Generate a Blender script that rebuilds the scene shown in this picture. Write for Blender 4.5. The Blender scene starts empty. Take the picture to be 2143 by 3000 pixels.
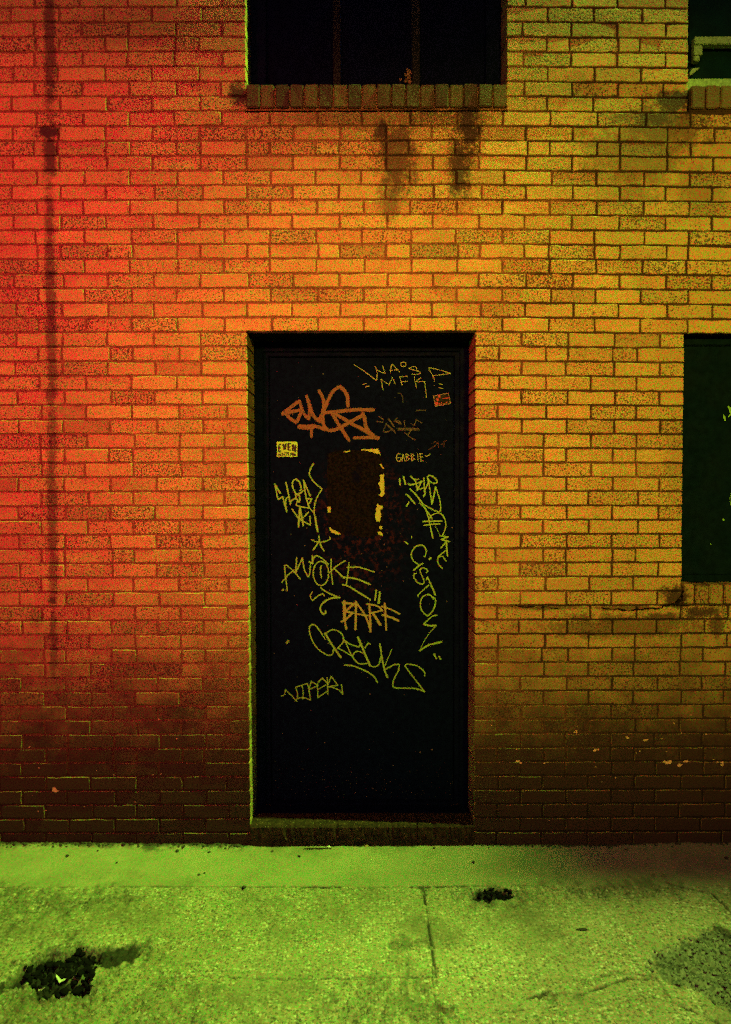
import bpy, bmesh, math, random
import numpy as np
from mathutils import Vector, Matrix
random.seed(7)
rng = np.random.default_rng(11)
S = bpy.context.scene
COL = S.collection
R = math.radians

# ------------------------------------------------------------------ camera
D, H, TILT, ROLL = 3.438, 1.682, R(1.7), R(0.12)
cd = bpy.data.cameras.new('camera'); cam = bpy.data.objects.new('camera', cd); COL.objects.link(cam)
cam.location = (0, -D, H)
cam.rotation_euler = (R(90) - TILT, ROLL, 0)
cd.sensor_fit = 'HORIZONTAL'; cd.sensor_width = 24.0; cd.lens = 24.0
cd.clip_start = 0.05; cd.clip_end = 300
S.camera = cam
CT, ST = math.cos(TILT), math.sin(TILT)
PS = 1624 / 2143.0
def ray(px, py):                                   # photograph pixel (2143 x 3000) -> ray from the camera
    a = (px * PS - 812) / 1624.0; b = (1137 - py * PS) / 1624.0
    return a, CT + b * ST, -ST + b * CT
def onwall(px, py, y=0.0):                         # point of an upright plane
    a, f, u = ray(px, py); t = (D + y) / f
    return a * t, H + u * t
GZ = -.012                                         # the paving lies a little under the door datum
def onground(px, py, z=GZ):
    a, f, u = ray(px, py); t = (z - H) / u
    return a * t, -D + f * t

# ------------------------------------------------------------------ helpers
def link(name, me, mat, parent=None):
    o = bpy.data.objects.new(name, me); COL.objects.link(o)
    for m in (mat if isinstance(mat, (list, tuple)) else [mat]):
        me.materials.append(m)
    if parent: o.parent = parent
    return o
def tag(o, label=None, cat=None, group=None, kind=None):
    if label: o['label'] = label
    if cat: o['category'] = cat
    if group: o['group'] = group
    if kind: o['kind'] = kind
    return o
class MB:                                          # collects faces, builds one mesh
    def __init__(s): s.v = []; s.f = []; s.c = []; s.m = []; s.sm = []
    def add(s, verts, faces, col=(1, 0, 0), mi=0):
        b = len(s.v); s.v += [tuple(p) for p in verts]; s.c += [col] * len(verts)
        for f in faces: s.f.append([b + i for i in f]); s.m.append(mi)
    def box(s, x0, x1, y0, y1, z0, z1, col=(1, 0, 0), mi=0, bev=0.0):
        if bev <= 0:
            v = [(x, y, z) for z in (z0, z1) for y in (y0, y1) for x in (x0, x1)]
            f = [(0, 2, 3, 1), (4, 5, 7, 6), (0, 1, 5, 4), (1, 3, 7, 5), (3, 2, 6, 7), (2, 0, 4, 6)]
            s.add(v, f, col, mi); return
        bm = bmesh.new(); bmesh.ops.create_cube(bm, size=1)
        for p in bm.verts:
            p.co = Vector(((x0 + x1) / 2 + p.co.x * (x1 - x0), (y0 + y1) / 2 + p.co.y * (y1 - y0), (z0 + z1) / 2 + p.co.z * (z1 - z0)))
        bmesh.ops.bevel(bm, geom=bm.edges[:], offset=bev, segments=2, affect='EDGES')
        s.frombm(bm, col, mi)
    def frombm(s, bm, col=(1, 0, 0), mi=0):
        bm.verts.index_update()
        s.add([tuple(v.co) for v in bm.verts], [[v.index for v in f.verts] for f in bm.faces], col, mi); bm.free()
    def build(s, name, mat, parent=None, attr=False):
        me = bpy.data.meshes.new(name); me.from_pydata(s.v, [], s.f)
        me.polygons.foreach_set('material_index', s.m)
        if attr:
            a = me.color_attributes.new('surf', 'FLOAT_COLOR', 'POINT')
            arr = np.ones((len(s.v), 4), np.float32); arr[:, :3] = np.array(s.c, np.float32)
            a.data.foreach_set('color', arr.ravel())
        me.update()
        return link(name, me, mat, parent)

# ------------------------------------------------------------------ material kit
class NT:
    def __init__(s, name, rough=0.8, spec=0.3):
        s.mat = bpy.data.materials.new(name); s.mat.use_nodes = True
        s.t = s.mat.node_tree; s.n = s.t.nodes; s.l = s.t.links
        s.b = s.n['Principled BSDF']; s.b.inputs['Roughness'].default_value = rough
        s.b.inputs['Specular IOR Level'].default_value = spec
        s.co = s.n.new('ShaderNodeTexCoord').outputs['Object']
    def put(s, sock, v):
        if hasattr(v, 'is_linked') or isinstance(v, bpy.types.NodeSocket): s.l.new(v, sock)
        else: sock.default_value = v
    def noise(s, scale, detail=3, rough=0.6, vec=None, col=False, dist=0.0):
        n = s.n.new('ShaderNodeTexNoise'); n.inputs['Scale'].default_value = scale
        n.inputs['Detail'].default_value = detail; n.inputs['Roughness'].default_value = rough; n.inputs['Distortion'].default_value = dist
        s.l.new(vec or s.co, n.inputs['Vector']); return n.outputs['Color' if col else 'Fac']
    def voro(s, scale, feat='F1', out='Distance', vec=None):
        n = s.n.new('ShaderNodeTexVoronoi'); n.feature = feat; n.inputs['Scale'].default_value = scale
        s.l.new(vec or s.co, n.inputs['Vector']); return n.outputs[out]
    def math(s, op, a, b=0.0, c=0.0, clamp=False):
        n = s.n.new('ShaderNodeMath'); n.operation = op; n.use_clamp = clamp
        s.put(n.inputs[0], a); s.put(n.inputs[1], b); s.put(n.inputs[2], c); return n.outputs[0]
    def rng(s, v, a, b, c=0.0, d=1.0, smooth=True):
        n = s.n.new('ShaderNodeMapRange'); n.interpolation_type = 'SMOOTHSTEP' if smooth else 'LINEAR'
        s.put(n.inputs['Value'], v)
        for k, q in (('From Min', a), ('From Max', b), ('To Min', c), ('To Max', d)): s.put(n.inputs[k], q)
        return n.outputs['Result']
    def mix(s, f, a, b, mode='MIX'):
        n = s.n.new('ShaderNodeMix'); n.data_type = 'RGBA'; n.blend_type = mode
        for k, v in ((0, f), (6, a), (7, b)):
            if isinstance(v, tuple) and len(v) == 3: v = (*v, 1)
            s.put(n.inputs[k], v)
        return n.outputs[2]
    def sep(s, v):
        n = s.n.new('ShaderNodeSeparateXYZ'); s.l.new(v, n.inputs[0]); return n.outputs
    def attr(s, name='surf'):
        n = s.n.new('ShaderNodeAttribute'); n.attribute_name = name
        q = s.n.new('ShaderNodeSeparateColor'); s.l.new(n.outputs['Color'], q.inputs[0]); return q.outputs
    def mapv(s, scale=(1, 1, 1), loc=(0, 0, 0), rot=(0, 0, 0)):
        n = s.n.new('ShaderNodeMapping'); s.l.new(s.co, n.inputs['Vector'])
        n.inputs['Scale'].default_value = scale; n.inputs['Location'].default_value = loc; n.inputs['Rotation'].default_value = rot
        return n.outputs[0]
    def bump(s, h, strength=0.5, dist=0.003):
        n = s.n.new('ShaderNodeBump'); n.inputs['Strength'].default_value = strength; n.inputs['Distance'].default_value = dist
        s.l.new(h, n.inputs['Height']); s.l.new(n.outputs[0], s.b.inputs['Normal'])
    def base(s, c):
        if isinstance(c, tuple): c = (*c, 1) if len(c) == 3 else c
        s.put(s.b.inputs['Base Color'], c)
    def rough(s, v): s.put(s.b.inputs['Roughness'], v)

def px_wall(px, py): return onwall(px / PS, py / PS)      # 1624-wide reading of the photograph -> wall

def stain_nodes(m, f):
    """soot and rain marks on the masonry: ellipses with ragged edges -> 0..1 (1 = black)"""
    xyz = m.sep(m.co)
    wob = m.noise(19, 5, 0.7); fine = m.noise(85, 3, 0.75)
    jag = m.math('ADD', m.math('MULTIPLY', m.math('SUBTRACT', wob, 0.5), 2.2), m.math('MULTIPLY', m.math('SUBTRACT', fine, 0.5), 1.5))
    tot = None
    for (px, py, rx, rz, amt) in f:
        x, z = px_wall(px, py)
        dx = m.math('DIVIDE', m.math('SUBTRACT', xyz[0], x), rx * 0.0021)
        dz = m.math('DIVIDE', m.math('SUBTRACT', xyz[2], z), rz * 0.0021)
        d = m.math('SQRT', m.math('ADD', m.math('MULTIPLY', dx, dx), m.math('MULTIPLY', dz, dz)))
        d = m.math('ADD', d, jag)
        k = m.rng(d, 0.45, 1.30, amt, 0.0)
        tot = k if tot is None else m.math('MAXIMUM', tot, k)
    return tot, xyz

STAINS = [(112, 60, 15, 260, .80), (106, 292, 34, 18, .98), (112, 340, 19, 60, .9), (114, 700, 14, 380, .76), (116, 1150, 13, 330, .70),
          (118, 1430, 12, 110, .76), (112, 610, 13, 15, .92), (116, 1335, 11, 11, .92),
          (532, 208, 24, 30, .95), (850, 292, 20, 34, .94), (882, 350, 48, 100, .84), (1042, 275, 32, 80, .98), (1022, 375, 30, 80, .94), (866, 440, 28, 60, .6),
          (1500, 228, 62, 30, .98), (1462, 266, 70, 24, .94), (1400, 262, 60, 14, .6), (1440, 330, 90, 70, .6), (1380, 420, 80, 60, .4), (1500, 1325, 34, 30, .96), (1560, 1362, 50, 16, .92), (1470, 1372, 60, 12, .85), (1590, 1390, 24, 30, .8),
          (1210, 1349, 150, 8, .75), (1390, 1352, 90, 7, .75), (1380, 1395, 240, 34, .72), (1480, 285, 120, 60, .72), (1400, 350, 130, 90, .55), (1560, 420, 70, 70, .4), (1290, 200, 60, 40, .4), (1300, 1500, 260, 50, .4), (820, 262, 290, 26, .6), (78, 1372, 26, 24, .45), (1300, 60, 170, 30, .45), (1250, 200, 120, 20, .35), (300, 60, 220, 50, .4), (250, 1560, 200, 40, .4), (1500, 1050, 30, 120, .25), (660, 640, 90, 30, .25)]

def brick_material():
    m = NT('speckled_brick', 0.75, 0.25); a = m.attr()
    stain, xyz = stain_nodes(m, STAINS)
    c = m.mix(a[0], (.20, .125, .055), (.41, .275, .10))
    # kiln mottling of the clay, millimetre to centimetre scale
    n1 = m.noise(150, 2, 0.7, col=False); n2 = m.noise(235, 1, 0.5, vec=m.mapv(loc=(3.1, 7.7, 1.3)))
    c = m.mix(m.rng(n1, .44, .58, 0, .95), c, (.47, .055, .075))
    c = m.mix(m.rng(n2, .47, .60, 0, .95), c, (.14, .34, .035))
    # iron spots, more of them in some bricks
    sp = m.noise(125, 2, 0.55, vec=m.mapv(loc=(9, 2, 4)))
    th = m.math('SUBTRACT', 0.655, m.math('MULTIPLY', a[1], 0.15))
    spot = m.rng(sp, th, m.math('ADD', th, 0.05), 0, .92)
    c = m.mix(spot, c, (.032, .018, .013))
    # lowest courses darkened: splashed street dirt plus shade painted into the colour
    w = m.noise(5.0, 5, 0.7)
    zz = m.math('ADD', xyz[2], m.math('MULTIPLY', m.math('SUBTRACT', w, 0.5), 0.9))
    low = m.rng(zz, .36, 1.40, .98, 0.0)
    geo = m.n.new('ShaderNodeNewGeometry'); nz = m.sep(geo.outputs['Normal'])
    low = m.math('MULTIPLY', low, m.rng(m.math('ABSOLUTE', nz[1]), .15, .75))     # dirt and painted shade on the face, not in the reveals
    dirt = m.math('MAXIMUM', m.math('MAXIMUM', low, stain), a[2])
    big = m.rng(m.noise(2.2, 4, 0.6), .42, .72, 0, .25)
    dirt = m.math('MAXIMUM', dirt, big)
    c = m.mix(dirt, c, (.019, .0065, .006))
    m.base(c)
    hgt = m.math('ADD', m.math('MULTIPLY', n1, 0.7), m.math('MULTIPLY', spot, -0.6))
    hgt = m.math('ADD', hgt, m.noise(40, 3, 0.6))
    m.bump(hgt, 0.55, 0.0025)
    return m.mat
def mortar_material():
    m = NT('sooty_mortar', 0.95, 0.1)
    stain, xyz = stain_nodes(m, STAINS)
    n = m.noise(90, 4, 0.7); n2 = m.noise(2.6, 3, .6)
    c = m.mix(m.rng(n, .3, .7), (.070, .034, .020), (.185, .095, .045))
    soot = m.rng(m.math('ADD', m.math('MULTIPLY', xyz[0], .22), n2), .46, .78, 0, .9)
    c = m.mix(soot, c, (.022, .014, .010))
    white = m.rng(m.noise(17, 5, .75, vec=m.mapv(loc=(4, 4, 4))), .66, .74, 0, .6)
    c = m.mix(white, c, (.36, .25, .13))
    c = m.mix(m.math('MAXIMUM', stain, m.rng(xyz[2], .15, 1.0, .9, 0)), c, (.010, .006, .005))  # stains, and painted shade with dirt growing towards the ground
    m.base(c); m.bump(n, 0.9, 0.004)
    return m.mat
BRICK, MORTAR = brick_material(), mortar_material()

def plain(name, c, rough=0.6, spec=0.3, n_amt=0.35, scale=60, bump=0.25, col2=None):
    m = NT(name, rough, spec); n = m.noise(scale, 4, 0.65)
    c2 = col2 or tuple(x * 0.45 for x in c)
    m.base(m.mix(m.rng(n, .5 - n_amt / 2, .5 + n_amt / 2), c2, c))
    m.rough(m.rng(m.noise(scale * .3, 3), .3, .7, rough * .75, min(1, rough * 1.2)))
    m.bump(n, bump, 0.0015)
    return m.mat
BLACK_PAINT = plain('black_door_paint', (.0012, .0038, .020), .8, .02, .5, 45, .35)
def door_paint():
    m = NT('scuffed_black_paint', .8, .012); n = m.noise(40, 4, .65); xyz = m.sep(m.co)
    c = m.mix(m.rng(n, .3, .7), (.0006, .0020, .010), (.0011, .0042, .017))
    # scraped patch round the old notice and rusty scuffs
    x0, z0 = px_wall(800, 1170)
    dx = m.math('DIVIDE', m.math('SUBTRACT', xyz[0], x0), .24); dz = m.math('DIVIDE', m.math('SUBTRACT', xyz[2], z0), .36)
    d = m.math('SQRT', m.math('ADD', m.math('MULTIPLY', dx, dx), m.math('MULTIPLY', dz, dz)))
    k = m.math('MULTIPLY', m.rng(d, .6, 1.25, 1, 0), m.rng(m.noise(38, 5, .75), .50, .66))
    c = m.mix(m.math('MULTIPLY', k, .5), c, (.040, .014, .010))
    # mud flecks splashed on the bottom rail
    fl = m.math('MULTIPLY', m.rng(m.noise(110, 2, .7, vec=m.mapv(loc=(1, 5, 2))), .66, .72), m.rng(xyz[2], .12, .34, 1, 0))
    c = m.mix(fl, c, (.16, .12, .08))
    sp = m.rng(m.noise(70, 1, .5, vec=m.mapv(loc=(7, 5, 2))), .765, .79)
    c = m.mix(sp, c, (.10, .09, .07))
    m.base(c); m.bump(n, .3, .0015); return m.mat
DOOR_PAINT = door_paint()
GREEN_BOARD = plain('dark_green_board', (.0018, .0085, .014), .85, .02, .6, 30, .3)
WIN_BLACK = plain('blackened_window_frame', (.0016, .0038, .020), .8, .02, .5, 60, .3)
WIN_PANE = plain('blacked_out_glass', (.0007, .0020, .016), .6, .02, .6, 12, .08)
WORN_EDGE = plain('worn_dark_mullion', (.0045, .004, .006), .7, .1, .5, 60, .3, (.004, .004, .006))
TEAL_PANE = plain('dim_teal_glass', (.002, .016, .014), .5, .05, .6, 9, .1)
PALE_WOOD = plain('weathered_pale_paint', (.20, .36, .16), .8, .1, .5, 70, .4)
STEEL = plain('dark_steel', (.005, .0045, .0045), .7, .1, .5, 60, .3)
def ink(name, c, drop=0.40, dark=(.005, .006, .006), sc=170):
    m = NT(name, .6, .2); n = m.noise(sc, 3, .7); t = m.noise(260, 1, .5, vec=m.mapv(loc=(2, 2, 8)))
    cc = m.mix(m.rng(t, .40, .62), c, (min(1, c[0] * 1.25), c[1] * .62, c[2] * 1.1))
    m.base(m.mix(m.rng(n, drop - .06, drop + .06), dark, cc)); return m.mat
INK = ink('pale_marker_ink', (.115, .42, .036), .27)
INK_PINK = ink('pinkish_marker_ink', (.14, .27, .045), .30)
INK_THIN = ink('fine_paint_pen', (.17, .36, .07), .22)
INK_ORANGE = ink('dried_orange_marker', (.085, .070, .014), .42, (.03, .028, .014), 120)
INK_FAINT = ink('worn_marker_ink', (.045, .085, .02), .52)
INK_GHOST = ink('ghost_of_old_writing', (.07, .022, .012), .50)
STICK_Y = ink('yellow_sticker_paper', (.18, .66, .04), .08, (.3, .4, .05), 120)
STICK_K = plain('black_print', (.010, .012, .010), .6, .2)
PAPER = ink('torn_yellow_paper', (.19, .42, .035), .34, (.12, .15, .03), 90)
PHOTO_D = plain('dark_photo_print', (.006, .009, .007), .6, .05)
PHOTO_R = ink('red_photo_print', (.22, .03, .03), .42, (.02, .015, .01), 150)
PHOTO_W = ink('pale_photo_border', (.15, .16, .09), .42, (.02, .02, .015), 150)
def grime():
    m = NT('grimy_old_notice', .9, .01); n = m.noise(75, 5, .75); k = m.noise(9, 4, .6); q = m.noise(190, 2, .6)
    c = m.mix(m.rng(n, .38, .66), (.0012, .0014, .003), (.0075, .0070, .0062))
    c = m.mix(m.rng(q, .55, .65, 0, .7), c, (.002, .011, .006))
    c = m.mix(m.rng(k, .55, .68, 0, .85), c, (.001, .002, .012))
    m.base(c); m.bump(n, .5, .002); return m.mat
GRIME = grime()
def concrete():
    m = NT('alley_concrete', .9, .2); a = m.attr()            # a: 0 black dirt, 1 loose gravel, 2 smooth strip
    n = m.noise(3.0, 5, .6); ag = m.voro(88, out='Color'); agd = m.voro(88)
    q = m.n.new('ShaderNodeSeparateColor'); m.l.new(ag, q.inputs[0])
    t = m.noise(240, 1, .5); t2 = m.noise(190, 1, .5, vec=m.mapv(loc=(5, 5, 1)))
    sand = m.mix(m.rng(n, .3, .7), (.125, .115, .088), (.235, .218, .165))
    sand = m.mix(m.rng(t, .46, .60, 0, .85), sand, (.31, .11, .11)); sand = m.mix(m.rng(t2, .47, .60, 0, .85), sand, (.065, .21, .045))
    peb = m.mix(m.rng(q.outputs[0], .3, .7), (.05, .04, .03), (.36, .34, .27)); peb = m.mix(m.rng(q.outputs[1], .62, .8, 0, .7), peb, (.06, .11, .05))
    peb = m.mix(m.rng(q.outputs[2], .7, .85, 0, .7), peb, (.25, .13, .10))
    shape = m.math('MULTIPLY', m.rng(agd, .42, .58, 1, 0), m.rng(m.noise(9, 3), .35, .6, .35, .85))
    body = m.mix(shape, sand, peb)
    c = m.mix(m.math('MULTIPLY', a[2], .85), body, sand)
    pit = m.rng(m.noise(80, 3, .7, vec=m.mapv(loc=(8, 1, 3))), .545, .63, 0, .9)
    c = m.mix(m.math('MULTIPLY', pit, m.math('SUBTRACT', 1.0, m.math('MULTIPLY', a[2], .7))), c, (.045, .04, .03))
    stain = m.rng(m.noise(2.1, 5, .65, vec=m.mapv(loc=(3, 8, 1))),   .46, .70, 0, .72)
    c = m.mix(stain, c, (.065, .055, .036))
    c = m.mix(m.math('MULTIPLY', a[1], .9), c, m.mix(q.outputs[0], (.014, .020, .014), (.125, .125, .10)))
    c = m.mix(a[0], c, (.0035, .0035, .005))
    m.base(c)
    h = m.math('ADD', m.math('MULTIPLY', agd, -.9), m.math('MULTIPLY', m.noise(160, 3, .7), .8))
    m.bump(h, .55, .003); return m.mat
CONC = concrete()
STEP = None
def step_mat():
    m = NT('worn_step_concrete', .9, .15); n = m.noise(35, 5, .7); f = m.noise(130, 2, .6)
    c = m.mix(m.rng(n, .35, .65), (.008, .0038, .003), (.032, .017, .010)); c = m.mix(m.rng(f, .64, .72, 0, .5), c, (.26, .2, .1))
    m.base(c); m.bump(n, .7, .004); return m.mat
STEP = step_mat()
STONE = plain('dark_grit', (.03, .026, .02), .9, .2, .5, 90, .5)
BLACKDIRT = plain('black_dirt', (.0045, .0042, .006), .95, .03, .5, 90, .6)
GREYGRIT = plain('grey_green_grit', (.15, .16, .12), .9, .2, .6, 25, .5, (.014, .02, .014))
TWIG = plain('dry_twig', (.035, .022, .014), .9, .1)
SCRAP = plain('pale_scrap', (.55, .56, .45), .6, .3, .4, 80, .3)

# ------------------------------------------------------------------ the brick building
building = bpy.data.objects.new('brick_building', None); COL.objects.link(building)
tag(building, 'old brick building with graffiti covered black door and boarded windows', 'building')
L, CH, J = .2166, .0677, .0088
Z0 = 3.9126
def rowz(k): return Z0 - CH * k
def droop(x, z):                                     # the courses sag a little to the right at mid height
    if x < .45: return 0.0
    g = 1.0 if z > 2.2 else max(0.0, (z - 1.3) / .9)
    return -.0115 * (x - .45) * g
A = (-.549, .658); B = (1.494, 2.66); DR = (-.552, .515); C_ = (1.490, 2.50)
XL, XR, ZT = -4.2, 4.2, 5.5
KTOP = -14                                           # window heads, above the picture
def holes(k):
    h = []
    if KTOP <= k <= 6: h += [A, B]
    if k >= 22: h += [DR]
    if 22 <= k <= 40: h += [C_]
    return sorted(h)
wall = MB()
def brick(x0, x1, z0, z1, depth, col, yoff=0.0, dz=None):
    xs = x1 - x0; nx = max(2, int(xs / .034)); nz = 2
    pts = []
    for i in range(nx): pts.append((x0 + xs * i / nx, z0))
    for i in range(nz): pts.append((x1, z0 + (z1 - z0) * i / nz))
    for i in range(nx): pts.append((x1 - xs * i / nx, z1))
    for i in range(nz): pts.append((x0, z1 - (z1 - z0) * i / nz))
    cx, cz = (x0 + x1) / 2, (z0 + z1) / 2
    n = len(pts); ta, tb = random.gauss(0, .006), random.gauss(0, .012)
    chip = random.randrange(n) if random.random() < .22 else -1
    out, mid, back = [], [], []
    for i, (x, z) in enumerate(pts):
        x += random.gauss(0, .0011); z += random.gauss(0, .0013)
        ins = .0014 + abs(random.gauss(0, .0010)) + (random.uniform(.001, .003) if i == chip else 0)
        sx = 1 if x > cx else -1; sz = 1 if z > cz else -1
        ex = ins if abs(x - x0) < .004 or abs(x - x1) < .004 else 0
        ez = ins if abs(z - z0) < .004 or abs(z - z1) < .004 else 0
        d = droop(x, z) if dz is None else dz
        y = yoff + ta * (x - cx) + tb * (z - cz)
        out.append((x - sx * ex, y, z - sz * ez + d)); mid.append((x, y + .0035, z + d)); back.append((x, yoff + depth, z + d))
    v = out + mid + back; f = [list(range(n))]
    for i in range(n):
        j = (i + 1) % n
        f.append((n + i, n + j, j, i)); f.append((2 * n + i, 2 * n + j, n + j, n + i))
    wall_target.add(v, f, col, 0)
wall_target = wall
def fill(k, a, b, phase, edge_a, edge_b):
    z1, z0 = rowz(k) - J / 2, rowz(k + 1) + J / 2
    cuts = []
    if k % 7 == 2:
        per = 1.5 * L; x = phase + math.floor((a - phase) / per) * per - per
        while x < b + per: cuts += [x, x + .5 * L]; x += per
    else:
        off = 0 if k % 2 == 0 else .5 * L
        x = phase + off + math.floor((a - phase - off) / L) * L
        while x < b + L: cuts.append(x); x += L
    cuts = [c + random.gauss(0, .0045) for c in cuts]
    cuts = [c for c in cuts if a + .045 < c < b - .045]
    xs = [a] + cuts + [b]
    for i in range(len(xs) - 1):
        x0 = xs[i] + (0 if i == 0 and edge_a else J / 2); x1 = xs[i + 1] - (0 if i == len(xs) - 2 and edge_b else J / 2)
        dep = .24 if (i == 0 and edge_a) or (i == len(xs) - 2 and edge_b) else .02
        if k == 21 and x1 > DR[0] and x0 < DR[1]: dep = .11
        tone = min(1, max(0, random.gauss(.60, .20))); sp = random.random() ** 1.3
        if random.random() < .09: tone *= .6
        brick(x0, x1, z0, z1, dep, (tone, sp, 0.0 if random.random() > .06 else .25), random.gauss(0, .0012))
for k in range(-24, 59):
    hs = holes(k); a = XL
    for h in hs + [(XR, None)]:
        b = h[0]
        ph = A[0]
        if a == DR[1]: ph = DR[1]
        elif a == A[1]: ph = B[0]
        elif a > 1.6: ph = a
        if b - a > .02: fill(k, a, b, ph, a != XL, b != XR)
        a = h[1]
# mortar behind and between the bricks
zA, zS = rowz(KTOP), rowz(7); zD = rowz(22); zC0 = rowz(41)
mo = [(A[0], A[1], zS, zA), (B[0], B[1], zS, zA), (DR[0], DR[1], -.2, zD), (C_[0], C_[1], zC0, zD - .012)]
xs = sorted({XL, XR} | {v for m in mo for v in (m[0] - .005, m[1] + .005)}); zs = sorted({-.12, ZT} | {v for m in mo for v in (max(-.12, m[2] - .005), m[3] + .005)})
for i in range(len(xs) - 1):
    for j in range(len(zs) - 1):
        cx, cz = (xs[i] + xs[i + 1]) / 2, (zs[j] + zs[j + 1]) / 2
        if any(m[0] - .005 < cx < m[1] + .005 and m[2] - .005 < cz < m[3] + .005 for m in mo): continue
        wall.box(xs[i], xs[i + 1], .0045, .34, zs[j], zs[j + 1], (1, 0, 0), 1)
# repointing smears, paint flecks and chips of lime on the low courses
def fleck(x, z, r, y=-.0035):
    n = 9; v = []
    for i in range(n):
        t = i / n * math.tau; q = r * random.uniform(.45, 1.1)
        v.append((x + q * math.cos(t) * random.uniform(.9, 1.5), y, z + q * math.sin(t) * .7))
    wall.add(v, [list(range(n))][::-1], (1, 0, 0), 2)
for px, py, r in [(1320, 1667, 7), (1476, 1694, 8), (1508, 1700, 6), (1522, 1692, 5), (1432, 1642, 4), (1600, 1697, 5), (1150, 1693, 5), (1210, 1696, 3), (118, 1750, 8), (1280, 1625, 4), (1390, 1640, 3),
                  (1178, 1872, 0)]:
    if r:
        x, z = px_wall(px, py)
        for q in range(3): fleck(x + random.gauss(0, .006), z + random.gauss(0, .004), r * .0021 * random.uniform(.5, 1), -.0035 - q * .0003)
for i in range(70):
    x = random.uniform(-1.75, 1.75)
    if DR[0] - .03 < x < DR[1] + .03: continue
    fleck(x, random.uniform(.08, .62) ** 1.0, random.uniform(.0015, .0045), -.0036)
LIME = ink('lime_and_paint_flecks', (.50, .40, .16), .42, (.12, .07, .03), 120)
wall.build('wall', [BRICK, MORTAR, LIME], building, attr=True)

SOOT = plain('soot_filled_crack', (.008, .005, .004), .95, .02)
def wallmark(pts, w, seed):
    random.seed(seed); mb = MB(); P = []
    for a, b in zip(pts[:-1], pts[1:]):
        n = max(2, int(math.hypot(b[0] - a[0], b[1] - a[1]) / 7))
        P += [(a[0] + (b[0] - a[0]) * k / n + random.gauss(0, 1.4), a[1] + (b[1] - a[1]) * k / n + random.gauss(0, 1.8)) for k in range(n)]
    Q = [px_wall(*p) for p in P]; V = []; F_ = []
    for i, (x, z) in enumerate(Q):
        h = w * .0021 * random.uniform(.15, 1.0); V += [(x, -.0042, z + h), (x, -.0042, z - h * random.uniform(.3, 1.2)), (x, .006, z + h), (x, .006, z - h)]
    for i in range(len(Q) - 1):
        a = 4 * i; F_ += [(a, a + 1, a + 5, a + 4), (a + 1, a + 3, a + 7, a + 5), (a + 2, a, a + 4, a + 6)]
    mb.add(V, F_); tag(mb.build('crack', SOOT, building), 'thin dark crack in the brickwork left of the boarded window sill')
wallmark([(1522, 1322), (1496, 1340), (1462, 1352), (1400, 1356), (1330, 1351)], 2.6, 71)
wallmark([(1240, 1352), (1170, 1349), (1130, 1345)], 1.6, 72)
wallmark([(1520, 1310), (1512, 1335), (1490, 1345)], 6, 73)
random.seed(77)
# steel lintel under the course above the door
m = MB(); m.box(DR[0] - .004, DR[1] + .004, .113, .24, zD - .006, zD + .004)
m.box(DR[0] + .002, DR[1] - .002, .006, .1125, zD - .005, zD + .003)
m.build('lintel', STEEL, building)

# ------------------------------------------------------------------ door
YF, YD = .215, .245
ZSILL = .092
door = MB()
door.box(DR[0] + .072, DR[1] - .072, YD, YD + .045, ZSILL + .012, zD - .075, bev=.003)
door_o = door.build('door', DOOR_PAINT, building)
tag(door_o, 'black steel door covered in yellow marker graffiti')
fr = MB()
for (a, b) in ((DR[0] + .001, DR[0] + .045), (DR[1] - .045, DR[1] - .001)): fr.box(a, b, YF - .012, YF + .1, ZSILL, zD - .008, bev=.003)
fr.box(DR[0] + .045, DR[1] - .045, YF - .012, YF + .1, zD - .052, zD - .008, bev=.003)
for (a, b) in ((DR[0] + .045, DR[0] + .069), (DR[1] - .069, DR[1] - .045)): fr.box(a, b, YF + .006, YF + .1, ZSILL, zD - .053, bev=.002)
fr.box(DR[0] + .069, DR[1] - .069, YF + .006, YF + .1, zD - .073, zD - .053, bev=.002)
fr.box(DR[0] + .069, DR[1] - .069, YF + .0, YF + .1, ZSILL - .005, ZSILL + .010, bev=.002)
fr.box(DR[0] + .004, DR[1] - .004, .118, YF - .0125, ZSILL - .02, ZSILL + .006, bev=.002)  # added black plate over the step's inner part, standing in for lintel shade
fr.build('frame', BLACK_PAINT, door_o)

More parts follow.
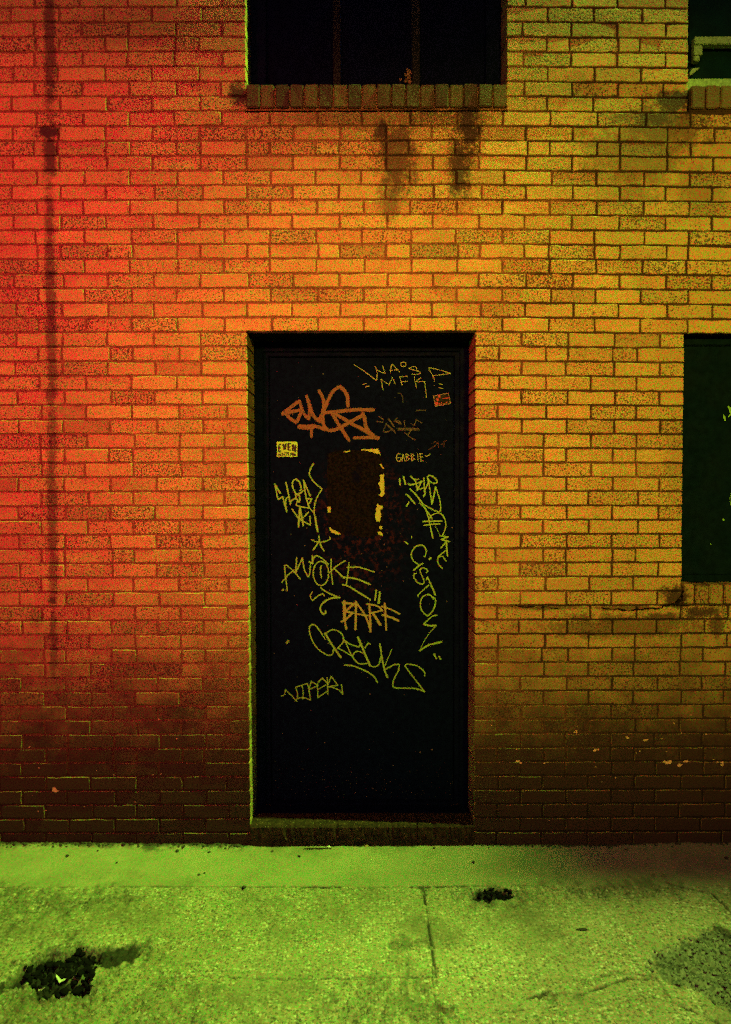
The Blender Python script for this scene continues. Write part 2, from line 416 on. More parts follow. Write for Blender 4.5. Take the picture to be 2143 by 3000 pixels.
class Zm:                                            # a reading of the photograph at some enlargement
    def __init__(s, x0, y0, k): s.x0, s.y0, s.k = x0, y0, k
    def __call__(s, p, y): return onwall(s.x0 + p[0] / s.k, s.y0 + p[1] / s.k, y)
E1, E2, E3, E4 = Zm(800, 1060, 5.075), Zm(1020, 1040, 4.776), Zm(780, 1280, 6.318), Zm(920, 1280, 5.985)
E5, E6, E7, E8 = Zm(1140, 1380, 7.105), Zm(1140, 1560, 5.686), Zm(800, 1600, 4.06), Zm(800, 1800, 3.383)
E9, E10 = Zm(800, 1280, 18.04), Zm(1260, 1140, 20.3)
E11 = Zm(1960, 960, 2.527)
def split_smooth(pts):
    runs, cur = [], [pts[0]]
    for i in range(1, len(pts)):
        cur.append(pts[i])
        if i < len(pts) - 1:
            a = Vector(pts[i]) - Vector(pts[i - 1]); b = Vector(pts[i + 1]) - Vector(pts[i])
            if a.length > 1e-9 and b.length > 1e-9 and a.angle(b) > R(72): runs.append(cur); cur = [pts[i]]
    runs.append(cur); out = []
    for r in runs:
        if len(r) < 3: out.append(r); continue
        q = [Vector(p) for p in r]; q = [2 * q[0] - q[1]] + q + [2 * q[-1] - q[-2]]; res = []
        for i in range(1, len(q) - 2):
            for s in range(5):
                t = s / 5; p0, p1, p2, p3 = q[i - 1:i + 3]
                res.append(tuple(.5 * (2 * p1 + (p2 - p0) * t + (2 * p0 - 5 * p1 + 4 * p2 - p3) * t * t + (3 * p1 - p0 - 3 * p2 + p3) * t ** 3)))
        res.append(r[-1]); out.append(res)
    return out
def ribbon(mb, pts, w, y, taper=0.85, cap=True):
    P = [Vector(p) for p in pts]; n = len(P)
    if n < 2: return
    Ls, Rs = [], []
    for i in range(n):
        t = (P[min(i + 1, n - 1)] - P[max(i - 1, 0)])
        if t.length < 1e-9: t = Vector((1, 0))
        t.normalize(); nn = Vector((-t.y, t.x)); ww = w / 2 * random.uniform(taper, 1.08)
        Ls.append(P[i] + nn * ww); Rs.append(P[i] - nn * ww)
    loop = Rs[:]
    if cap:
        t = (P[-1] - P[-2]).normalized(); a0 = math.atan2(-t.x, t.y) + math.pi
        ang = math.atan2((Rs[-1] - P[-1]).y, (Rs[-1] - P[-1]).x)
        loop_end = [P[-1] + Vector((math.cos(ang + math.pi * k / 5), math.sin(ang + math.pi * k / 5))) * (w * .47) for k in range(1, 5)]
        t = (P[1] - P[0]).normalized(); ang = math.atan2((Ls[0] - P[0]).y, (Ls[0] - P[0]).x)
        loop_start = [P[0] + Vector((math.cos(ang + math.pi * k / 5), math.sin(ang + math.pi * k / 5))) * (w * .47) for k in range(1, 5)]
    b = len(mb.v)
    V = [(p.x, y, p.y) for p in Rs] + [(p.x, y, p.y) for p in Ls]
    F = [(i, i + 1, n + i + 1, n + i) for i in range(n - 1)]
    mb.add(V, F)
    if cap:
        e = [Rs[-1]] + loop_end + [Ls[-1]]; mb.add([(p.x, y, p.y) for p in e], [list(range(len(e)))])
        e = [Ls[0]] + loop_start + [Rs[0]]; mb.add([(p.x, y, p.y) for p in e], [list(range(len(e)))])
def tagmark(strokes, zm, w, mat, label, parent=door_o, y0=None, name='graffiti'):
    mb = MB(); y = (YD if y0 is None else y0) - .0008
    for st in strokes:
        ww = w
        if isinstance(st[0], (int, float)): ww = st[0]; st = st[1]
        pts = [zm(p, y) for p in st]
        wm = ww / zm.k * (D + y) / 2143 * .9
        for run in split_smooth(pts):
            ribbon(mb, run, wm, y); y -= .00003
    o = mb.build(name, mat, parent)
    if label: tag(o, label)
    return o
def ell(cx, cy, rx, ry, n=16): return [(cx + rx * math.cos(i / n * math.tau), cy + ry * math.sin(i / n * math.tau)) for i in range(n + 1)]

tagmark([[(370, 597), (250, 690), (148, 768)], [(150, 772), (280, 740), (420, 715)], [(205, 785), (270, 850), (350, 895)], [(360, 890), (395, 810), (430, 740)],
         (46, [(402, 578), (430, 690), (475, 790), (533, 848)]), [(505, 512), (545, 640), (550, 730), (535, 845)], [(545, 640), (590, 770), (640, 840), (700, 885)],
         [(692, 432), (740, 520), (762, 610), (740, 760), (690, 865)], [(790, 640), (830, 560), (890, 450), (985, 375), (1050, 410), (1105, 500), (1115, 580), (1122, 655)],
         [(810, 610), (765, 720), (745, 830), (755, 930), (800, 1000), (870, 1022), (990, 985), (1160, 890), (1330, 800)], [(795, 755), (1000, 735), (1250, 712), (1495, 718)],
         [(890, 780), (960, 900), (1050, 1040), (1130, 1165)], [(930, 780), (1080, 860), (1200, 935), (1330, 1000), (1470, 1090), (1560, 1140)],
         [(1340, 765), (1368, 850), (1385, 960), (1440, 1050), (1540, 1135)], (52, [(1215, 1132), (1400, 1128), (1575, 1130)]), (82, [(400, 965), (500, 972), (590, 970)]), [(580, 950), (680, 970), (780, 1005)],
         [(575, 1000), (575, 1108)]], E1, 58, INK_ORANGE, 'thick dull orange marker tag at the top of the door')
tagmark([[(88, 135), (230, 225), (330, 305), (407, 357), (412, 270), (405, 210), (385, 165)], [(402, 205), (470, 240), (525, 257), (490, 155)], [(607, 245), (598, 205), (622, 128), (730, 238)], [(590, 218), (690, 210)],
         ell(780, 132, 39, 31), [(962, 215), (962, 180), (930, 160), (850, 193), (930, 212), (1010, 240), (1025, 262), (960, 275), (895, 270)], [(1220, 375), (1190, 290), (1132, 190), (1150, 183), (1300, 215), (1440, 262), (1190, 293)],
         [(497, 485), (462, 335), (580, 420), (627, 312), (662, 405)], [(762, 422), (728, 305), (835, 300)], [(750, 378), (837, 372)], [(962, 462), (930, 305)], [(1027, 320), (945, 378), (1078, 372), (1102, 592)],
         [(218, 412), (262, 400)], [(248, 450), (300, 437)], [(1287, 407), (1328, 416)], [(1277, 462), (1333, 468)]], E2, 9.5, INK_THIN, 'thin spidery paint pen writing near the door top')
tagmark([(24, [(570, 890), (610, 950), (650, 1005)]), [(545, 960), (503, 1050), (520, 1085), (620, 1052)], (24, [(560, 985), (620, 1040), (665, 1092)]), (18, [(670, 930), (750, 972)]), [(790, 920), (800, 1010)], [(690, 1030), (850, 1028), (990, 1032)],
         (18, [(980, 1030), (895, 1048), (845, 1125), (800, 1092)]), [(850, 1140), (940, 1190)], [(880, 960), (930, 990), (960, 910), (1030, 950)], [(700, 1050), (1000, 1052)], [(400, 930), (500, 945)], [(440, 860), (500, 905)], [(690, 885), (650, 930), (720, 925), (745, 975)], [(960, 780), (1090, 775)]],
        E2, 15, INK_FAINT, 'half rubbed out marker scribble beside the orange tag')
tagmark([[(740, 1388), (700, 1385), (680, 1430), (690, 1480), (720, 1496), (742, 1470), (745, 1440), (700, 1440)], [(757, 1482), (772, 1385), (800, 1487)], [(760, 1447), (792, 1442)], [(812, 1385), (822, 1485)], [(812, 1385), (860, 1405), (820, 1430)], [(820, 1430), (868, 1455), (822, 1485)],
         [(885, 1385), (895, 1485)], [(885, 1385), (930, 1405), (890, 1430)], [(890, 1430), (940, 1457), (895, 1485)], [(975, 1380), (985, 1485)], [(1045, 1380), (1010, 1385), (1025, 1490), (1060, 1482)], [(1015, 1430), (1050, 1428)], [(1082, 1410), (1112, 1418), (1150, 1390)]],
        E2, 10, INK_THIN, 'short neat name in small capitals on the door')
tagmark([[(700, 537), (740, 543), (768, 590), (772, 660)]], E2, 12, INK_FAINT, 'faint hooked marker stroke under the thin writing')
tagmark([[(1180, 1240), (1230, 1210), (1240, 1260), (1130, 1325)], [(1270, 1300), (1260, 1215)], [(1350, 1290), (1345, 1210), (1385, 1200)], [(1300, 1255), (1340, 1245)]], E2, 8, INK_GHOST, 'faint red scratched writing on the door')
tagmark([[(265, 1042), (165, 875), (190, 1010), (215, 1130), (235, 1152), (310, 1105), (340, 1240), (382, 1388), (360, 1230), (375, 1140), (420, 1110)], [(366, 838), (410, 1030), (450, 1248), (470, 1180), (545, 1135)],
         [(622, 992), (652, 965), (620, 840), (545, 778), (492, 830), (500, 950), (560, 1052), (620, 1050), (690, 990)], [(545, 1040), (555, 1130), (610, 1212)], [(615, 1205), (625, 1110), (580, 1060)], [(695, 805), (715, 960), (740, 1110), (800, 1320)], [(700, 812), (760, 960), (820, 1092)], [(740, 1142), (850, 1150), (780, 1262)],
         (24, [(575, 1190), (560, 1270), (680, 1300), (800, 1322), (880, 1400)]), (26, [(880, 495), (825, 590), (803, 680), (850, 790), (930, 875), (1035, 965)]), (26, [(1035, 965), (960, 1090), (910, 1210), (890, 1370), (910, 1520), (935, 1650)]), (38, [(908, 1480), (930, 1620), (957, 1755)]),
         [(480, 1330), (590, 1500)], (36, [(625, 1315), (600, 1660)]), (36, [(630, 1325), (690, 1640)]), [(785, 1395), (700, 1480), (620, 1530), (720, 1580), (820, 1632), (812, 1470)]],
        E3, 30, INK, 'tall spiky marker tag left of the old notice')
tagmark([(32, [(975, 1830), (985, 1920)]), [(985, 1920), (930, 2010), (870, 2092)], [(990, 1930), (1020, 2030), (1070, 2112)], (22, [(840, 1900), (920, 1940), (1040, 1945), (1130, 1920), (1190, 1890), (1175, 1855)])], E3, 28, INK, 'small marker star below the spiky tag')
tagmark([(36, [(222, 162), (226, 230), (235, 290)]), (36, [(308, 118), (325, 200), (345, 280)]), (34, [(460, 118), (550, 210), (580, 320), (590, 405)]), [(625, 175), (555, 182)], (34, [(400, 270), (450, 290), (560, 268), (640, 240), (690, 212)]), [(690, 212), (590, 400), (740, 350)], (32, [(730, 148), (738, 300), (745, 400), (750, 490), (715, 530)]),
         [(740, 430), (790, 320), (820, 235), (800, 140), (840, 92), (930, 130), (1003, 215), (980, 255), (880, 240), (812, 155)], [(832, 235), (860, 440), (895, 690)], (34, [(895, 690), (975, 340)]), [(975, 345), (1020, 480), (1060, 600), (1080, 830)],
         (32, [(440, 375), (590, 530), (720, 700)]), [(720, 700), (860, 780), (1010, 850), (1075, 840), (1082, 760)], (32, [(360, 480), (440, 560), (540, 685)]), (34, [(415, 655), (365, 738)]), (30, [(640, 665), (760, 790), (800, 900), (830, 1010), (870, 1200), (915, 1405)]), [(795, 840), (900, 1000)],
         [(835, 1010), (900, 920), (1030, 880), (1120, 930), (1185, 1080), (1170, 1220), (1110, 1350)], (10, [(960, 1140), (1065, 1350)]), (34, [(710, 1055), (900, 1052), (1105, 1045)]), (30, [(725, 1135), (880, 1115), (1060, 1105)]), [(1065, 1355), (1235, 1372)], (36, [(1235, 1372), (1090, 1430)]), (34, [(1090, 1432), (1250, 1475)]),
         [(1190, 1480), (1080, 1610)], (34, [(1195, 1500), (1205, 1640), (1220, 1775)]), [(1210, 1640), (1110, 1720), (1030, 1790), (1015, 1880), (1045, 1965), (1115, 2030)], (24, [(1030, 1800), (1110, 1780), (1190, 1885)])],
        E5, 27, INK, 'long marker tag running down the right door edge')
tagmark([(20, [(375, 70), (380, 90)]), (24, [(265, 158), (315, 195)]), [(580, 405), (603, 398), (620, 310), (590, 240), (530, 213), (440, 243), (380, 330), (375, 410), (420, 490), (490, 540)], (28, [(560, 522), (490, 565), (415, 630)]), (36, [(695, 425), (672, 455)]),
         [(625, 675), (643, 645), (610, 605), (560, 595), (512, 625), (535, 700), (575, 780), (585, 845), (545, 865), (470, 830), (412, 750), (420, 690), (455, 685)], (26, [(625, 790), (640, 745), (700, 880), (770, 1045)]), [(660, 885), (560, 970), (490, 1040), (480, 1080)],
         [(740, 1115), (695, 1055), (630, 1040), (550, 1090), (522, 1200), (550, 1310), (640, 1400), (730, 1310), (770, 1190), (770, 1110), (735, 1085)], [(800, 1385), (720, 1400), (640, 1470), (575, 1530)], (32, [(575, 1532), (680, 1558), (782, 1558)]), (12, [(760, 1580), (650, 1710), (570, 1840), (512, 1970)]), (34, [(512, 1972), (640, 1890), (740, 1860), (870, 1830)]),
         (28, [(745, 2032), (785, 2110)]), (28, [(825, 2072), (860, 2120)])], E6, 22, INK, 'rounded marker letters stacked down the lower right of the door')
tagmark([[(170, 530), (150, 380), (135, 235), (165, 230), (250, 305), (325, 390)], [(105, 430), (180, 340), (250, 287)], [(282, 135), (275, 230), (270, 315)], [(270, 315), (350, 140)], [(350, 140), (370, 270), (415, 365), (435, 330), (445, 190)], (22, [(430, 188), (470, 208)]), [(468, 205), (468, 115)],
         [(470, 190), (490, 130), (530, 115), (600, 160), (660, 220)], ell(570, 325, 92, 144), (18, [(573, 235), (565, 300), (575, 375)]), [(693, 155), (690, 280), (710, 455)], [(860, 175), (760, 235), (670, 315)], (20, [(725, 265), (845, 382)]), [(905, 200), (890, 330), (870, 465)], [(880, 255), (1000, 250), (1100, 275), (1205, 310)],
         (20, [(850, 370), (1000, 395), (1160, 460)]), (20, [(825, 460), (900, 480), (1030, 560), (1160, 640)]), (24, [(114, 520), (122, 524)]), [(465, 545), (443, 600), (467, 650), (540, 590), (590, 565), (612, 592)], (18, [(565, 495), (650, 555), (790, 615)]), (22, [(790, 615), (690, 622), (590, 680), (560, 750), (592, 812), (628, 795), (622, 770)])],
        E7, 16, INK, 'slanting thin marker word across the middle of the door')
tagmark([(22, [(1228, 525), (1212, 645)]), (26, [(1270, 550), (1257, 682)])], E7, 24, INK, 'two short marker quote strokes above the blocky word')
tagmark([(44, [(845, 662), (850, 800), (852, 880)]), [(855, 890), (870, 985)], [(830, 672), (960, 690), (850, 785)], [(850, 775), (945, 795), (880, 860), (815, 900)], (32, [(985, 662), (985, 800), (980, 990)]), (26, [(990, 675), (1060, 770), (1110, 860), (1160, 1010)]), (22, [(960, 800), (1130, 830)]),
         (30, [(1145, 695), (1155, 880), (1158, 1015)]), (24, [(1115, 690), (1240, 715), (1302, 768), (1150, 802)]), (32, [(1190, 805), (1275, 938)]), (24, [(1330, 685), (1338, 850), (1345, 1000)]), (20, [(1290, 720), (1400, 755), (1505, 810)]), (28, [(1300, 820), (1400, 850), (1490, 890)])],
        E7, 28, INK_PINK, 'bold blocky marker word of four letters on the door')
tagmark([[(515, 245), (430, 120), (385, 100), (357, 135), (378, 235), (440, 340), (540, 405), (588, 392), (595, 350)], (22, [(515, 190), (600, 330), (670, 425)]), [(520, 190), (580, 155), (640, 165), (690, 210), (692, 275), (640, 335)], [(640, 335), (700, 365), (770, 410)], [(690, 240), (715, 265), (770, 300), (850, 325), (862, 300)],
         [(715, 270), (750, 350), (790, 430), (850, 490), (930, 488)], [(785, 415), (805, 385), (840, 366), (890, 385)], (24, [(840, 225), (900, 370), (960, 510)]), [(960, 510), (1010, 522), (1050, 490), (1068, 420)], [(962, 297), (940, 285), (910, 335)], (20, [(1058, 295), (1080, 440), (1105, 560), (1132, 625)]), (9, [(1175, 350), (1110, 505)]),
         [(1112, 547), (1200, 502), (1250, 500), (1240, 560), (1195, 650), (1187, 712), (1225, 733), (1400, 737), (1500, 770)], [(1500, 770), (1400, 640), (1305, 515), (1330, 495), (1430, 515), (1500, 575), (1500, 610)], (16, [(705, 503), (800, 515), (930, 570), (1000, 620), (1035, 680)]), (20, [(150, 262), (135, 287)])],
        E8, 14, INK, 'looping marker word with a long tail on the lower door')
tagmark([[(80, 808), (105, 800), (125, 745)], [(120, 745), (180, 805), (230, 862), (240, 790), (222, 722)], [(222, 722), (340, 685), (355, 760), (368, 850)], [(240, 835), (300, 825), (368, 850)], [(285, 708), (297, 770), (290, 842)], [(355, 745), (375, 665), (445, 705), (360, 745)], [(490, 630), (440, 685), (440, 760), (440, 830)], [(440, 830), (530, 765)], [(450, 742), (520, 700)], [(490, 635), (545, 697)],
         [(535, 630), (540, 795)], [(575, 615), (640, 705), (545, 715)], [(545, 715), (640, 745), (690, 795), (675, 695)], [(575, 615), (545, 692)]], E8, 12, INK, 'angular outlined tag low on the left of the door')

def quad_on(zm, pts, y): return [(p[0], y, p[1]) for p in (zm(q, y) for q in pts)]
# printed sticker with arched lettering
sk = MB(); y = YD - .0016
sk.add(quad_on(E9, [(218, 245), (1302, 245), (1302, 1050), (218, 1050)], y), [(3, 2, 1, 0)])
sk_o = sk.build('sticker', STICK_Y, door_o); tag(sk_o, 'yellow rectangular sticker with black arched lettering')
lt = [(76, [(322, 440), (312, 810)]), (62, [(325, 425), (450, 375)]), (58, [(330, 600), (420, 570)]), (64, [(322, 790), (455, 745)]), (86, [(545, 365), (610, 690)]), (80, [(695, 340), (640, 690)]),
      (76, [(818, 335), (815, 690)]), (62, [(820, 345), (965, 352)]), (56, [(820, 535), (930, 530)]), (62, [(820, 690), (965, 690)]), (80, [(1060, 385), (1058, 740)]), (84, [(1075, 410), (1200, 800)]), (72, [(1215, 435), (1208, 815)])]
sm_ = [[(315, 890), (315, 1000)], [(315, 890), (362, 905), (325, 950)], [(325, 950), (367, 1000)], [(412, 872), (412, 1003)], [(412, 868), (455, 862)], [(412, 938), (450, 934)], [(412, 1000), (460, 1000)], [(492, 850), (492, 1000)], [(492, 850), (545, 885), (545, 968), (492, 1003)],
       [(632, 812), (632, 1000)], [(632, 812), (688, 802)], [(632, 902), (685, 900)], [(632, 1000), (692, 1000)], [(712, 802), (746, 900)], [(784, 800), (746, 900)], [(746, 900), (746, 1003)], [(820, 802), (820, 1000)], [(820, 805), (868, 805)], [(820, 902), (862, 902)], [(820, 1000), (868, 1000)],
       [(942, 1003), (942, 832)], [(942, 832), (975, 935)], [(975, 935), (1012, 832)], [(1012, 832), (1016, 1003)], ell(1082, 932, 24, 72), [(1152, 885), (1152, 1005)], [(1152, 885), (1203, 905), (1160, 942)], [(1160, 942), (1212, 972), (1152, 1005)]]
def letters(strokes, zm, w, y, parent, name, mat, cap=False):
    mb = MB()
    for st in strokes:
        ww = w
        if isinstance(st[0], (int, float)): ww = st[0]; st = st[1]
        pts = [zm(p, y) for p in st]
        for run in split_smooth(pts): ribbon(mb, run, ww / zm.k * (D + y) / 2143, y, 1.0, cap); y -= .00003
    return mb.build(name, mat, parent)
lo = letters([(w * 1.16, s) for w, s in lt] + [(37, s) for s in sm_], E9, 37, y - .0004, door_o, 'sticker_lettering', STICK_K)
# small photo sticker, tilted
ph = MB(); y = YD - .0014
ph.add(quad_on(E10, [(215, 405), (1130, 230), (1262, 880), (330, 1050)], y), [(3, 2, 1, 0)])
ph.add(quad_on(E10, [(260, 440), (1105, 278), (1222, 855), (358, 1008)], y - .0003), [(3, 2, 1, 0)], mi=1)
for poly in ([(470, 370), (620, 345), (650, 520), (470, 540)], [(390, 580), (530, 560), (550, 720), (400, 700)], [(300, 780), (520, 770), (530, 960), (370, 1000)], [(760, 555), (1190, 510), (1200, 545), (960, 590), (790, 600)], [(960, 780), (1060, 765), (1080, 860), (950, 880)], [(580, 850), (640, 840), (645, 940), (590, 950)], [(690, 780), (720, 780), (715, 940), (690, 940)], [(810, 840), (880, 850), (870, 915), (800, 920)]):
    ph.add(quad_on(E10, poly, y - .0006), [list(range(len(poly)))[::-1]], mi=2)
tag(ph.build('sticker', [PHOTO_W, PHOTO_D, PHOTO_R], door_o), 'small tilted photo sticker at the upper right of the door')
# old notice and what is left of its tape
nb = MB(); y = YD - .003
def rag(pts, step=9, amp=2.2):
    out = []
    for i in range(len(pts)):
        a = Vector(pts[i]); b = Vector(pts[(i + 1) % len(pts)]); n = max(1, int((b - a).length / step))
        for k in range(n):
            p = a.lerp(b, k / n); out.append((p.x + random.gauss(0, amp), p.y + random.gauss(0, amp)))
    return out
def slab(mb, zm, poly, y, th=.0022, mi=0):
    n = len(poly); f = quad_on(zm, poly, y); b = [(p[0], y + th, p[2]) for p in f]
    mb.add(f + b, [list(range(n))[::-1]] + [(i, (i + 1) % n, n + (i + 1) % n, n + i) for i in range(n)], mi=mi)
slab(nb, E4, rag([(235, 300), (420, 240), (900, 235), (1160, 300), (1235, 560), (1230, 1180), (1200, 1700), (900, 1760), (480, 1700), (290, 1690), (240, 1500)], 40, 6), y)
tag(nb.build('notice', GRIME, door_o), 'grimy scraped off notice in the middle of the door')
y -= .0012
for poly in ([(805, 225), (1130, 207), (1178, 325), (1140, 300), (1000, 262)], [(1165, 670), (1232, 655), (1235, 1010), (1200, 1055), (1140, 1030), (1180, 970), (1165, 890), (1130, 820), (1160, 760)], [(1110, 1175), (1212, 1215), (1205, 1260), (1160, 1270), (1180, 1400), (1160, 1485), (1095, 1485), (1072, 1390), (1090, 1290)], [(1145, 1570), (1200, 1560), (1195, 1625), (1150, 1610)], [(1120, 1665), (1180, 1660), (1212, 1735), (1130, 1720)],
             [(268, 1580), (330, 1620), (470, 1705), (440, 1715), (310, 1680), (278, 1640)], [(238, 1230), (298, 1225), (290, 1320), (245, 1325)], [(520, 255), (640, 240), (620, 268), (530, 270)], [(1150, 475), (1180, 480), (1235, 550), (1215, 560)]):
    tp = MB(); slab(tp, E4, rag(poly, 22, 4), y, .0008); tag(tp.build('torn_paper', PAPER, door_o), 'torn yellow paper left round the notice edge')

# doorstep
st = MB(); XJ = onwall(1222, 2424)[0]
def stepblock(x0, x1, seed):
    nx = max(3, int((x1 - x0) / .012)); prof = [(.235, ZSILL), (.10, ZSILL), (.022, ZSILL - .001), (.004, ZSILL - .004), (-.006, ZSILL - .014), (-.0085, ZSILL - .045), (-.009, .02), (-.009, -.03), (.235, -.03)]
    V, F = [], []; n = len(prof); rr = random.Random(seed)
    for i in range(nx + 1):
        x = x0 + (x1 - x0) * i / nx; chip = max(0, rr.gauss(0, 1) - 1.1) * .006
        for q, (yy, zz) in enumerate(prof):
            V.append((x + (rr.gauss(0, .0006) if 0 < i < nx else 0), yy + (chip if 3 <= q <= 5 else 0) + rr.gauss(0, .0008) * (1 <= q <= 5), zz - (chip * .6 if 2 <= q <= 4 else 0) + rr.gauss(0, .0006) * (1 <= q <= 5)))
    for i in range(nx):
        for q in range(n - 1): F.append((i * n + q, i * n + q + 1, (i + 1) * n + q + 1, (i + 1) * n + q))
    F.append(list(range(n))[::-1]); F.append([nx * n + q for q in range(n)])
    st.add(V, F)
stepblock(DR[0] + .001, XJ - .002, 3); stepblock(XJ + .002, DR[1] - .001, 4)
tag(st.build('doorstep', STEP, building), 'low worn concrete doorstep with chipped edge')

# ------------------------------------------------------------------ windows
def sill(parent, x0, x1, z0, z1, n, dark, seed, gap0=0.0):
    global wall_target
    s = MB(); keep, wall_target = wall_target, s; random.seed(seed); w = (x1 - x0) / n
    for i in range(n):
        a, b = x0 + i * w + .003, x0 + (i + 1) * w - .003
        if i == 0: a += gap0
        top = z1 - abs(random.gauss(0, .0022)); yo = -.010 + random.gauss(0, .002)
        bm = bmesh.new(); bmesh.ops.create_cube(bm, size=1)
        for p in bm.verts: p.co = Vector(((a + b) / 2 + p.co.x * (b - a), yo + .115 + p.co.y * .23, (z0 + .004 + top) / 2 + p.co.z * (top - z0 - .004)))
        for p in bm.verts:
            if p.co.z > (z0 + top) / 2 and p.co.y > .1: p.co.z += .012
        bmesh.ops.rotate(bm, verts=bm.verts, cent=((a + b) / 2, 0, z0), matrix=Matrix.Rotation(random.gauss(0, .007), 3, 'Y'))
        bmesh.ops.bevel(bm, geom=bm.edges[:], offset=.004, segments=2, affect='EDGES')
        for p in bm.verts: p.co += Vector((random.gauss(0, .0006), random.gauss(0, .0006), random.gauss(0, .0008)))
        s.frombm(bm, (min(1, max(0, random.gauss(.45, .1))), random.random() * .9, dark * random.uniform(.9, 1.06)))
    s.box(x0 - .004, x1 + .004, .004, .23, z0 - .004, z1 - .012, mi=1)
    wall_target = keep
    o = s.build('sill', [BRICK, MORTAR], parent, attr=True); return o
def win_frame(x0, x1, z0, z1, y0, side, bottom, mat=WIN_BLACK):
    f = MB()
    f.box(x0, x0 + side, y0, y0 + .07, z0, z1, bev=.004); f.box(x1 - side, x1, y0, y0 + .07, z0, z1, bev=.004)
    f.box(x0 + side, x1 - side, y0, y0 + .07, z0, z0 + bottom, bev=.004); f.box(x0 + side, x1 - side, y0, y0 + .07, z1 - side, z1, bev=.004)
    return f
# upper window, three blacked out lights
zs_ = 3.556
f = win_frame(A[0] + .004, A[1] - .004, zs_ + .004, zA - .006, .13, .072, .028)
wA = f.build('window', WIN_BLACK, building); tag(wA, 'blacked out upper window of three panes over the door')
mull = [onwall(979, 120, .13)[0], onwall(1001, 120, .13)[0], onwall(1210, 120, .13)[0], onwall(1234, 120, .13)[0]]
for i in (0, 2):
    q = MB(); q.box(mull[i], mull[i + 1], .132, .20, zs_ + .033, zA - .079, bev=.004); q.build('mullion', WORN_EDGE, wA)
ed = [A[0] + .076, mull[0], mull[1], mull[2], mull[3], A[1] - .076]
for i in (0, 2, 4):
    q = MB(); q.box(ed[i] + .001, ed[i + 1] - .001, .165, .175, zs_ + .033, zA - .079); q.build('pane', WIN_PANE, wA)
sill(wA, A[0], A[1], 3.446, zs_, 18, .95, 5)
rb = MB(); zr = Zm(700, 0, 1.98)
for i in range(26):
    x, z = zr((random.gauss(988, 14), random.uniform(400, 478)), .16)
    bm = bmesh.new(); bmesh.ops.create_icosphere(bm, subdivisions=1, radius=random.uniform(.004, .010))
    for p in bm.verts: p.co = Vector((p.co.x + x, p.co.y * .5 + .160, p.co.z + z)) + Vector((random.gauss(0, .001),) * 3)
    rb.frombm(bm)
RUST = ink('rusty_crust', (.13, .09, .035), .45)
rb.build('rust', RUST, wA)
# window at the upper right, broken sash
zB = 3.548
f = win_frame(B[0] + .004, B[1] - .004, zB + .004, zA - .006, .12, .055, .010)
wB = f.build('window', WIN_BLACK, building); tag(wB, 'broken upper window with pale sash rails at right')
q = MB(); q.box(B[0] + .061, B[1] - .061, .19, .196, zB + .05, zA - .07); q.build('pane', TEAL_PANE, wB)
ZB = Zm(1960, 0, 6.689)
def wb(p, y): return ZB(p, y)
x0, zt = wb((535, 720), .125); _, zb = wb((535, 872), .125)
q = MB(); q.box(x0, B[1] - .06, .125, .165, zb, zt, bev=.003); q.build('rail', PALE_WOOD, wB)
x1, zq = wb((688, 1085), .13)
q = MB(); q.box(x0, x1, .13, .165, zq, zb - .001, bev=.003); x1b, zq2 = wb((635, 1195), .13); q.box(x0, x1b, .131, .164, zq2, zq - .003, bev=.003); q.build('stile', PALE_WOOD, wB)
q = MB(); pa = [wb(p, .11) for p in ((430, 1440), (480, 1350), (620, 1335), (560, 1400), (440, 1490))]
n = len(pa); q.add([(p[0], .11, p[1]) for p in pa] + [(p[0], .125, p[1]) for p in pa], [list(range(n))] + [(i, (i + 1) % n, n + (i + 1) % n, n + i) for i in range(n)]); q.build('splinter', PALE_WOOD, wB)
q = MB(); q.box(B[0] + .012, B[1] - .01, .06, .118, zB + .002, wb((450, 1545), .06)[1], bev=.004); q.build('bottom_rail', PALE_WOOD, wB)
sill(wB, B[0] + .012, B[1], 3.438, zB, 17, .85, 9)
# boarded window beside the door
zc1, zc0 = 2.402, 1.236
f = win_frame(C_[0] + .003, C_[1] - .004, zc0 + .002, zc1 - .004, .060, .030, .035, GREEN_BOARD)
wC = f.build('window', GREEN_BOARD, building); tag(wC, 'window right of the door closed with a dark green board')
q = MB(); q.box(C_[0] + .034, C_[1] - .035, .075, .095, zc0 + .038, zc1 - .036, bev=.002); bo = q.build('board', GREEN_BOARD, wC)
tagmark([(14, [(446, 590), (458, 625), (462, 640)]), (14, [(410, 655), (420, 690)]), (10, [(445, 665), (462, 648)]), (3, [(462, 1232), (455, 1280), (462, 1320)]), (16, [(404, 1427), (407, 1430)]), (9, [(310, 1607), (312, 1609)]),
         (12, [(462, 600), (500, 700), (560, 640)]), (12, [(480, 760), (560, 730)]), (12, [(520, 560), (590, 700), (640, 560)])], E11, 6, INK, 'yellow marker scrawl on the green board', wC, .0745)
sill(wC, C_[0] - .008, C_[1], 1.140, zc0, 15, .40, 13, .012)

